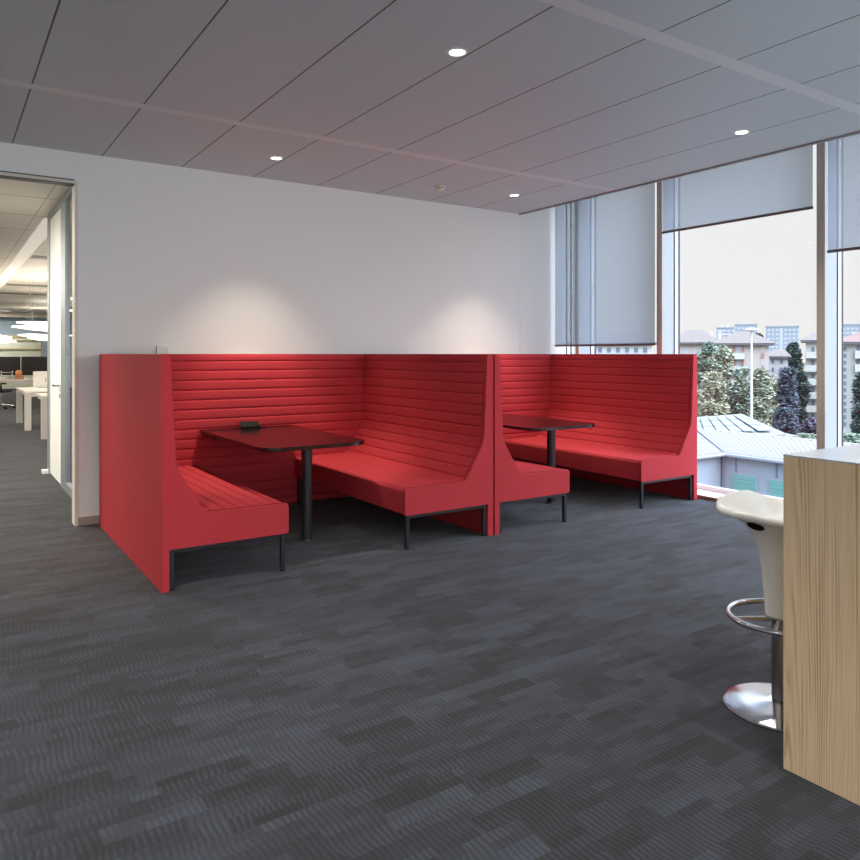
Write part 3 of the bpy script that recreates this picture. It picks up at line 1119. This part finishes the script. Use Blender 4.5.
# framed panel at the far wall
M['frame_olive'] = mat('frame_olive', srgb(170, 160, 128), .5)
M['panel_green'] = mat('panel_green', srgb(196, 204, 190), .5)
p0 = Vector((2.62, 33.8, 0))
t = thing('glazed_screen', 'pale green framed screen standing before the blue far wall', 'screen', p0)
b = B(); box(b, -.75, .75, 0, .03, .06, 2.15); obj('panel', b, M['panel_green'], t)
b = B(); box(b, -.82, -.72, -.03, .05, 0, 2.2); box(b, .74, .80, -.03, .05, 0, 2.2); box(b, -.72, .74, -.03, .05, 2.12, 2.2)
box(b, -.72, .74, -.03, -.002, 1.62, 1.68); box(b, -.72, .74, -.03, -.002, 1.98, 2.03)
obj('frame', b, M['frame_olive'], t)

# ------------------------------------------------------------------ outdoors
GZ = -15.0


def alb(r, g, b, k=.48):
    c = srgb(r, g, b)
    return (c[0] * k, c[1] * k, c[2] * k, 1)


M['asphalt'] = mat('ground_outside', alb(150, 150, 146, .3), .9, vary=.15, vscale=.05)
bm = B(); box(bm, 12, 900, -500, 700, GZ - .5, GZ)
struct('ground', bm, M['asphalt'], label='pale ground outside between the buildings')

M['roof_white'] = mat('roof_sheet', alb(214, 212, 208, .2), .6, vary=.04, vscale=.4)
M['shed_wall'] = mat('shed_wall', alb(190, 200, 214, .38), .6, vary=.04, vscale=.3)
M['shed_seam'] = mat('shed_seam', alb(120, 134, 152), .6)
M['shutter'] = mat('green_shutter', alb(122, 186, 178, .5), .5, vary=.06, vscale=2)
M['solar'] = mat('roof_glazing', alb(176, 194, 212, .28), .35, vary=.05, vscale=.3)

# corner of the L-shaped shed
ce = far(722.6, 452, 52.4)
EZ = ce.z
t = thing('warehouse', 'pale L-shaped shed with white roof and green shutters below the window', 'building', (ce.x, ce.y, GZ))
H = EZ - GZ
b = B()
box(b, -30, 0, .15, 9.0, 0, H - .1)          # wing running left
box(b, .15, 13, -22, 9.0, 0, H - .1)
obj('wall', b, M['shed_wall'], t, 0)
rz_ = .35


def corrug(b, quad, nu, amp):
    """roof sheet with ridges along its second direction"""
    a, b_, c, d = [Vector(q) for q in quad]
    r0, r1 = [], []
    for i in range(nu + 1):
        s = i / nu
        up = Vector((0, 0, amp if i % 2 else 0))
        r0.append(b.verts.new(a.lerp(b_, s) + up))
        r1.append(b.verts.new(d.lerp(c, s) + up))
    for i in range(nu):
        b.faces.new((r0[i], r0[i + 1], r1[i + 1], r1[i]))


b = B()
# left wing: eave along x at y=-.3, rising to ridge at y=9
corrug(b, [(-30, -.3, H), (-.3, -.3, H), (9, 9, H + rz_), (-30, 9, H + rz_)], 120, .05)
# right wing: eave along y at x=-.3
corrug(b, [(-.3, -22, H), (-.3, -.3, H), (9, 9, H + rz_), (9, -22, H + rz_)], 120, .05)
corrug(b, [(9, -22, H + rz_), (9, 9, H + rz_), (13, 9, H), (13, -22, H)], 80, .05)
obj('roof', b, M['roof_white'], t, 0)
b = B()
tube(b, [(-30, -.36, H - .12), (-.36, -.36, H - .12), (-.36, -22, H - .12)], .13, 8)
obj('gutter', b, M['shed_wall'], t)
b = B(); tube(b, [(-.1, -.1, H + .06), (8.6, 8.6, H + rz_ + .06)], .07, 6)
obj('valley_flashing', b, M['shed_seam'], t)
b = B(); tube(b, [(.0, -.05, 0), (.0, -.05, H - .2)], .07, 8)
obj('downpipe', b, M['shed_seam'], t)
b = B()
for y in (-1.0, -4.0, -7.0, -10.0, -13):
    box(b, .08, .16, y - .05, y + .05, 0, H - .3)
for x in (-3, -6, -9):
    box(b, x - .05, x + .05, .08, .16, 0, H - .3)
obj('cladding_seam', b, M['shed_seam'], t)
for k in range(6):
    y = -.75 - k * 2.75
    b = B(); box(b, .02, .14, y - 1.9, y, H - 5.2, H - 1.35); w = obj('window', b, M['shed_wall'], t, 0)
    b = B()
    for q in range(12):
        z = H - 5.1 + q * .305
        prism(b, [(.015, z), (-.005, z + .02), (-.03, z + .29), (.015, z + .29)], 'y', y - 1.8, y - .1)
    obj('shutter', b, M['shutter'], w, 0)

# second shed: roof glazing
t = thing('roof_shed', 'white shed roof with pale blue glazing rising behind the warehouse', 'building', (0, 0, GZ))
pA, pB = far(690, 417.5, 82), far(741.8, 413.8, 80)
pC, pD = far(781.5, 434.6, 73), far(690, 437, 72)
pE = far(811, 440, 78)
pF = far(742.5, 414.3, 96)
o_ = Vector((0, 0, GZ))


def rel(p):
    return (p.x, p.y, p.z - GZ)


b = B()
vs = [b.verts.new(rel(p)) for p in (pA, pB, pC, pD)]
b.faces.new(vs)
v5 = b.verts.new(rel(far(786, 433.5, 92)))
b.faces.new((vs[1], v5, vs[2]))
lo_ = [b.verts.new((v.co.x, v.co.y, 0)) for v in (vs[3], vs[2], v5)]
b.faces.new((vs[3], vs[2], lo_[1], lo_[0]))
b.faces.new((vs[2], v5, lo_[2], lo_[1]))
obj('roof', b, M['roof_white'], t, 0)
b = B()
nrm = (pB - pA).cross(pD - pA).normalized()
if nrm.z < 0:
    nrm = -nrm


def onroof(s, r):
    q = pA.lerp(pB, s).lerp(pD.lerp(pC, s), r) + nrm * .08
    return rel(q)


for (s0, s1) in ((.03, .16), (.18, .31), (.33, .46), (.48, .61), (.63, .76), (.80, .95)):
    for (r0, r1) in ((.08, .3), (.32, .58), (.6, .86)):
        b.faces.new([b.verts.new(onroof(*c)) for c in ((s0, r0), (s1, r0), (s1, r1), (s0, r1))])
for f_ in list(b.faces):
    r = bmesh.ops.extrude_face_region(b, geom=[f_])
    for v in [g for g in r['geom'] if isinstance(g, bmesh.types.BMVert)]:
        v.co += nrm * .06
obj('glazing', b, M['solar'], t, 0)
t = thing('low_shed', 'low grey shed wall at the foot of the dark trees', 'building', (far(779, 440, 88).x, far(779, 440, 88).y, GZ), -YAW)
h = far(779, 436, 88).z - GZ
b = B(); box(b, -2.6, 2.2, 0, 3, 0, h - .2); obj('wall', b, M['shed_wall'], t, 0)
b = B(); box(b, -2.8, 2.4, -.2, 3.2, h - .19, h); obj('roof', b, M['roof_white'], t, 0)

# lamp mast
p = far(751.5, 331, 100)
t = thing('lamp_mast', 'tall white mast with a flat round head before the trees', 'mast', (p.x, p.y, GZ))
M['mast'] = mat('mast_white', alb(240, 240, 238), .4)
hh = p.z - GZ
b = B(); tube(b, [(0, 0, 0), (0, 0, hh)], [.2, .13], 12); obj('pole', b, M['mast'], t)
b = B(); lathe(b, [(.25, hh - .05), (.9, hh + .1), (.85, hh + .3), (.2, hh + .42)], 24); obj('lamp_head', b, M['mast'], t)


# trees
def leafmat(name, c):
    return mat(name, c, .8, vary=.35, vscale=.7, spec=.2)


M['leaf_olive'] = leafmat('leaf_olive', alb(150, 156, 136, .8))
M['leaf_green'] = leafmat('leaf_green', alb(134, 150, 134, .8))
M['leaf_pale'] = leafmat('leaf_pale', alb(168, 168, 146, .8))
M['leaf_blue'] = leafmat('leaf_blue', alb(98, 106, 118, .62))
M['leaf_dark'] = leafmat('leaf_dark', alb(80, 96, 92, .62))
M['leaf_purple'] = leafmat('leaf_purple', alb(104, 98, 116, .62))
M['bark'] = mat('bark', alb(122, 112, 102), .9)


def tree(name, label, u, v0, v1, wpx, d, leaf, blobs, nleaf=1500, size=.55, taper=.5):
    top, base = far(u, v0, d), far(u, v1, d)
    base.z = GZ
    t = thing(name, label, 'tree', (base.x, base.y, GZ), 0, 'trees outside the window')
    Ht = top.z - GZ
    zb = max(1.0, EYE - d * (v1 - HOR) / F_PX - GZ)
    W = wpx / 2 * d / F_PX
    rng = random.Random(hash(label) % 9999 if False else len(label) * 37 + int(u))
    b = B()
    tube(b, [(0, 0, 0), (.1, .05, Ht * .4), (0, .1, Ht * .75), (0, 0, Ht * .93)], [.35, .26, .15, .04], 8)
    for k in range(7):
        a = rng.uniform(0, 2 * PI)
        z = Ht * rng.uniform(.35, .75)
        tube(b, [(0, 0, z), (W * .4 * math.cos(a), W * .4 * math.sin(a), z + Ht * .08), (W * .7 * math.cos(a), W * .7 * math.sin(a), z + Ht * .18)], [.1, .07, .03], 6)
    obj('trunk', b, M['bark'], t)
    # crown: leaf clusters around a set of boughs
    cl = []
    for k in range(blobs * 2):
        s = rng.random()
        z = zb + (Ht - zb) * (s * .96 - .02)
        w = W * (1 - taper * s ** 1.5) * min(1, 2.2 * math.sqrt(max(0, 1 - s)) + .1)
        a = rng.uniform(0, 2 * PI)
        rr = w * math.sqrt(rng.random()) * .85
        cl.append((rr * math.cos(a), rr * math.sin(a), z, max(.9, W * rng.uniform(.28, .5) * (1 - .35 * s))))
    nleaf = int(nleaf * 3.2)
    V, Fc = [], []
    for k in range(nleaf):
        cx, cy, cz, r = cl[rng.randrange(len(cl))]
        while True:
            p = Vector((rng.uniform(-1, 1), rng.uniform(-1, 1), rng.uniform(-1, 1)))
            if p.length < rng.uniform(.5, 1.15):
                break
        c = Vector((cx, cy, cz)) + p * r
        c.z = min(c.z, Ht)
        q = Matrix.Rotation(rng.uniform(0, 6.28), 3, 'Z') @ Matrix.Rotation(rng.uniform(-1.2, 1.2), 3, 'X')
        s = size * .85 * rng.uniform(.6, 1.3)
        i = len(V)
        for dx, dy, dz in ((-.5, 0, 0), (0, -.32, .1), (.5, 0, 0), (0, .32, .1)):
            V.append(tuple(c + q @ Vector((dx, dy, dz)) * s))
        Fc.append((i, i + 1, i + 2, i + 3))
    me = bpy.data.meshes.new('crown')
    me.from_pydata(V, [], Fc)
    fin('crown', me, M[leaf], t, 0)


tree('poplar_tree', 'tall grey green poplar with two tops right beside the red bench', 707, 341, 424, 26, 118, 'leaf_green', 34, 3400, .62, .3)
tree('poplar_tree', 'olive green poplar joined to the tallest one, on its right', 723, 344, 424, 22, 121, 'leaf_olive', 30, 2800, .62, .3)
tree('poplar_tree', 'pale olive bushy tree low in front of the tallest poplar', 712, 372, 424, 34, 112, 'leaf_pale', 30, 2800, .6, .4)
tree('poplar_tree', 'round green tree just left of the white mast', 741, 364, 424, 24, 115, 'leaf_green', 26, 2500, .6, .4)
tree('poplar_tree', 'round grey green tree just right of the white mast', 760, 368, 426, 22, 106, 'leaf_olive', 26, 2400, .6, .4)
tree('poplar_tree', 'thin pale tree between the mast and the dark blue tree', 774, 374, 432, 13, 126, 'leaf_pale', 22, 1300, .55, .4)
tree('broadleaf_tree', 'big dark blue grey tree at the middle of the window', 788, 367, 436, 19, 112, 'leaf_blue', 34, 3200, .6, .25)
tree('broadleaf_tree', 'dark tree beside the balconied block, reaching to the brown post', 801.5, 366, 436, 11, 124, 'leaf_dark', 26, 2000, .6, .2)
tree('broadleaf_tree', 'low dark purple tree under the big blue grey one', 785.5, 408, 440, 21, 101, 'leaf_blue', 30, 2600, .55, .3)
tree('broadleaf_tree', 'low purple tree at the foot of the balconied block', 812, 418, 442, 13, 108, 'leaf_purple', 20, 1400, .5, .3)
tree('pine_tree', 'dark pine standing above the yellow building', 793, 343, 372, 20, 175, 'leaf_dark', 22, 2000, .9, .75)
tree('broadleaf_tree', 'green tree at the edge beyond the counter top', 861, 372, 436, 12, 112, 'leaf_dark', 22, 1600, .6, .4)
tree('pine_tree', 'dark tree crown on the horizon behind the mast head', 758, 332, 356, 14, 230, 'leaf_dark', 14, 900, 1.2, .2)
for k, (u, lab) in enumerate(((805, 'low green bush left of the brown post, before the balconied block'), (850, 'low green bush beyond the counter top'))):
    tree('garden_bush', lab, u, 434.5, 446, 13, 92, 'leaf_green', 16, 900, .5, .2)


# apartment blocks
M['wall_pink'] = mat('wall_pink', alb(214, 200, 190), .8, vary=.03, vscale=.1)
M['wall_white'] = mat('wall_white', alb(222, 222, 222), .8, vary=.03, vscale=.1)
M['wall_beige'] = mat('wall_beige', alb(206, 206, 200), .8, vary=.03, vscale=.1)
M['wall_blue'] = mat('wall_blue', alb(182, 194, 206, .36), .8, vary=.04, vscale=.05)
M['wall_yellow'] = mat('wall_yellow', alb(222, 206, 172), .8)
M['tile_roof'] = mat('tile_roof', alb(172, 156, 150, .24), .8, vary=.1, vscale=.5)
M['red_roof'] = mat('red_roof', alb(178, 138, 128, .28), .8, vary=.1, vscale=.5)
M['eave'] = mat('eave_grey', alb(120, 116, 122), .8)
M['win_dark'] = mat('block_window', alb(120, 134, 152), .3)
M['win_light'] = mat('block_window_pale', alb(226, 230, 236, .36), .4)
M['brick'] = mat('brick_red', alb(190, 142, 132), .8, vary=.1)
M['balcony'] = mat('balcony_slab', alb(214, 214, 206), .8)


def block(name, label, u0, u1, v_eave, d, depth, wallm, roofm=None, roof_h=2.5, over=.6, grid=None, winm='win_dark', balc=None, chim=None, shutters=None, hip=.35, group='apartment blocks outside'):
    c = far((u0 + u1) / 2, v_eave, d)
    ac = ((u0 + u1) / 2 - 430.0) / F_PX
    fs = math.sqrt(1 + ac * ac)
    W = (u1 - u0) / 2 * d / F_PX / fs
    Hb = c.z - GZ
    t = thing(name, label, 'building', (c.x, c.y, GZ), -YAW - math.atan(ac), group)
    b = B(); box(b, -W, W, 0, depth, 0, Hb); obj('wall', b, M[wallm], t, 0)
    if roofm:
        b = B(); box(b, -W - over, W + over, -over, depth + over, Hb, Hb + .35); obj('eaves', b, M['eave'], t, 0)
        b = B()
        o = over + .1
        k = hip * 2 * W
        pts = [(-W - o, -o, Hb + .36), (W + o, -o, Hb + .36), (W + o, depth + o, Hb + .36), (-W - o, depth + o, Hb + .36)]
        vs = [b.verts.new(p_) for p_ in pts] + [b.verts.new((-W + k, depth / 2, Hb + .36 + roof_h)), b.verts.new((W - k, depth / 2, Hb + .36 + roof_h))]
        for q in ((0, 1, 5, 4), (1, 2, 5), (2, 3, 4, 5), (3, 0, 4), (0, 3, 2, 1)):
            b.faces.new([vs[i] for i in q])
        obj('roof', b, M[roofm], t, 0)
    else:
        b = B(); box(b, -W - .2, W + .2, -.2, depth + .2, Hb, Hb + .5); obj('parapet', b, M[wallm], t, 0)
    for (ua, ub, v0, dv, n, hpx) in (grid or []):
        for k in range(n):
            xa = (ua - (u0 + u1) / 2) * d / F_PX / fs
            xb = (ub - (u0 + u1) / 2) * d / F_PX / fs
            zt = EYE - d * (v0 + dv * k - HOR) / F_PX - GZ
            zh = hpx * d / F_PX
            b = B(); box(b, xa, xb, -.12, .02, zt - zh, zt); obj('window', b, M[winm], t, 0)
    for (ua, ub, v0, dv, n, out) in (balc or []):
        for k in range(n):
            xa = (ua - (u0 + u1) / 2) * d / F_PX / fs
            xb = (ub - (u0 + u1) / 2) * d / F_PX / fs
            z = EYE - d * (v0 + dv * k - HOR) / F_PX - GZ
            b = B(); box(b, xa, xb, -out, -.002, z - .25, z); box(b, xa, xb, -out, -out + .12, z, z + 1.05); box(b, xb - .12, xb, -out + .12, -.002, z, z + 1.05); box(b, xa, xa + .12, -out + .12, -.002, z, z + 1.05)
            obj('balcony', b, M['balcony'], t, 0)
    for (ua, ub, v0, dv, n, hpx) in (shutters or []):
        for k in range(n):
            xa = (ua - (u0 + u1) / 2) * d / F_PX / fs
            xb = (ub - (u0 + u1) / 2) * d / F_PX / fs
            zt = EYE - d * (v0 + dv * k - HOR) / F_PX - GZ
            b = B(); box(b, xa, xb, -.2, .02, zt - hpx * d / F_PX, zt); obj('shutter', b, M['brick'], t, 0)
    for (u, v, w, h) in (chim or []):
        x = (u - (u0 + u1) / 2) * d / F_PX / fs
        z = EYE - d * (v - HOR) / F_PX - GZ
        ww = w * d / F_PX / 2
        b = B(); box(b, x - ww, x + ww, depth * .35, depth * .35 + ww * 2, z - h * d / F_PX, z); box(b, x - ww * 1.3, x + ww * 1.3, depth * .35 - ww * .3, depth * .35 + ww * 2.3, z + .01, z + .3)
        obj('chimney', b, M['wall_white'], t, 0)
    return t


block('apartment_block', 'pink apartment block with hipped tile roof behind the poplars', 718, 768.5, 345, 150, 13, 'wall_pink', 'tile_roof', 2.6, 1.1,
      grid=[(735.5, 741.5, 346.2, 13.3, 6, 6.5), (761, 764, 346.2, 13.3, 6, 6)], winm='win_light',
      shutters=[(733, 735.4, 346, 13.3, 6, 7), (741.6, 744, 346, 13.3, 6, 7), (761, 764, 353.5, 13.3, 5, 4.5)], balc=[(724, 744.5, 358, 13.3, 5, 1.3)],
      chim=[(719, 331, 3.5, 9), (726, 334.5, 6, 6)], hip=.36)
block('apartment_block', 'grey roofed apartment block farther left, half hidden by the red bench', 672, 716, 344, 168, 13, 'wall_pink', 'tile_roof', 3.0, 1.1,
      grid=[(684, 688, 348, 13, 4, 6), (693, 697, 348, 13, 4, 6), (702, 706, 348, 13, 4, 6)], winm='win_light', chim=[(712, 333, 2.2, 10), (707.5, 337, 2.5, 6)], hip=.3)
block('apartment_block', 'apartment block with hipped roof seen through the lowered blind', 592, 652, 344.5, 150, 13, 'wall_white', 'tile_roof', 2.4, 1.0,
      grid=[(598 + 9 * k, 602 + 9 * k, 347.5, 13, 2, 5) for k in range(6)], chim=[(607, 333, 2, 5)], hip=.25)
block('apartment_block', 'small white house with grey roof left of the dark blue tree', 769.5, 788, 358, 165, 9, 'wall_white', 'tile_roof', 1.6, .7,
      grid=[(772, 774, 359.5, 8, 3, 4), (780, 783, 359.5, 8, 3, 4)], hip=.2)
block('apartment_block', 'yellow low building under the dark pine', 788.5, 806, 363, 182, 9, 'wall_yellow', None)
block('apartment_block', 'balconied apartment block just left of the brown window post', 805.5, 828, 342, 146, 12, 'wall_beige', 'tile_roof', 1.6, .9,
      grid=[(811.5, 814.5, 347 + 0, 13.4, 7, 6), (817.5, 821, 347, 13.4, 7, 6)], balc=[(806, 819, 357, 13.4, 6, 1.4)], hip=.3)
block('apartment_block', 'grey apartment block with a column of small windows beyond the counter', 841, 895, 344, 120, 14, 'wall_beige', 'red_roof', 1.8, 1.0,
      grid=[(843.2, 846.2, 347.0, 6.9, 12, 4.0), (856.5, 860, 346, 13.6, 6, 6), (868, 872, 346, 13.6, 6, 6)], balc=[(855, 866, 357, 13.6, 6, 1.0)], chim=[(853, 333, 2.5, 8)], hip=.3)
block('tower_block', 'pale blue tower block with dark central stripe on the skyline', 765.5, 798.5, 327, 330, 14, 'wall_blue', None,
      grid=[(767.5 + 4.2 * k, 770.0 + 4.2 * k, 329, 4.3, 6, 2.0) for k in (0, 1, 2, 4, 5, 6, 7)] + [(779.6, 782.6, 328, 26, 1, 25)], winm='win_light', group='tower blocks on the skyline')
block('tower_block', 'stepped pale tower blocks behind the pink roof', 735, 757, 325, 360, 14, 'wall_blue', None,
      grid=[(737 + 4.5 * k, 740 + 4.5 * k, 327.5, 4.2, 4, 2) for k in range(4)], winm='win_light', chim=[(743, 322, 2.5, 3), (748, 322, 2.5, 3)], group='tower blocks on the skyline')
block('tower_block', 'lower pale tower block left of the stepped one', 716.5, 734, 328, 400, 14, 'wall_blue', None,
      grid=[(718.5 + 4.5 * k, 721.5 + 4.5 * k, 330, 4.2, 3, 2) for k in range(4)], winm='win_light', chim=[(722, 324, 2, 3), (728, 325, 2, 3)], group='tower blocks on the skyline')
block('tower_block', 'pale tower block on the skyline beyond the counter', 838, 872, 325, 350, 14, 'wall_blue', None,
      grid=[(842 + 4.5 * k, 845 + 4.5 * k, 327.5, 4.2, 4, 2) for k in range(6)], winm='win_light', group='tower blocks on the skyline')

# ------------------------------------------------------------------ sky
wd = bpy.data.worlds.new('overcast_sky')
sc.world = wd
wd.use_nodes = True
nt = wd.node_tree
bg = nt.nodes['Background']
tc = nt.nodes.new('ShaderNodeTexCoord')
sp = nt.nodes.new('ShaderNodeSeparateXYZ')
nt.links.new(tc.outputs['Generated'], sp.inputs[0])
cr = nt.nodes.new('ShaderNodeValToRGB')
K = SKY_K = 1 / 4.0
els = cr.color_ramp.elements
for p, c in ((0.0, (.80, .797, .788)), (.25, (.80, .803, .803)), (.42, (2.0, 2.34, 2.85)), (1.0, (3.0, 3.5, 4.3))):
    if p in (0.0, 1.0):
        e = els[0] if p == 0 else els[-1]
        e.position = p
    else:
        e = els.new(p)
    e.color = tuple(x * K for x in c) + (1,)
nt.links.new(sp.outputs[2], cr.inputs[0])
# sky made brighter opposite the booths, to fill the room through the rear glazing
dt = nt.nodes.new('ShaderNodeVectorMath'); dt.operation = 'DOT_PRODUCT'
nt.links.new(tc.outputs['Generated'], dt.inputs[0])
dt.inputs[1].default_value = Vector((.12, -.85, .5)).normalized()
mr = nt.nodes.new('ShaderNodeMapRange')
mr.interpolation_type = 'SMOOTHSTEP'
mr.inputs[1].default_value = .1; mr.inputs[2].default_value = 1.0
mr.inputs[3].default_value = 4.0; mr.inputs[4].default_value = 4.0 * FILL_SIDE
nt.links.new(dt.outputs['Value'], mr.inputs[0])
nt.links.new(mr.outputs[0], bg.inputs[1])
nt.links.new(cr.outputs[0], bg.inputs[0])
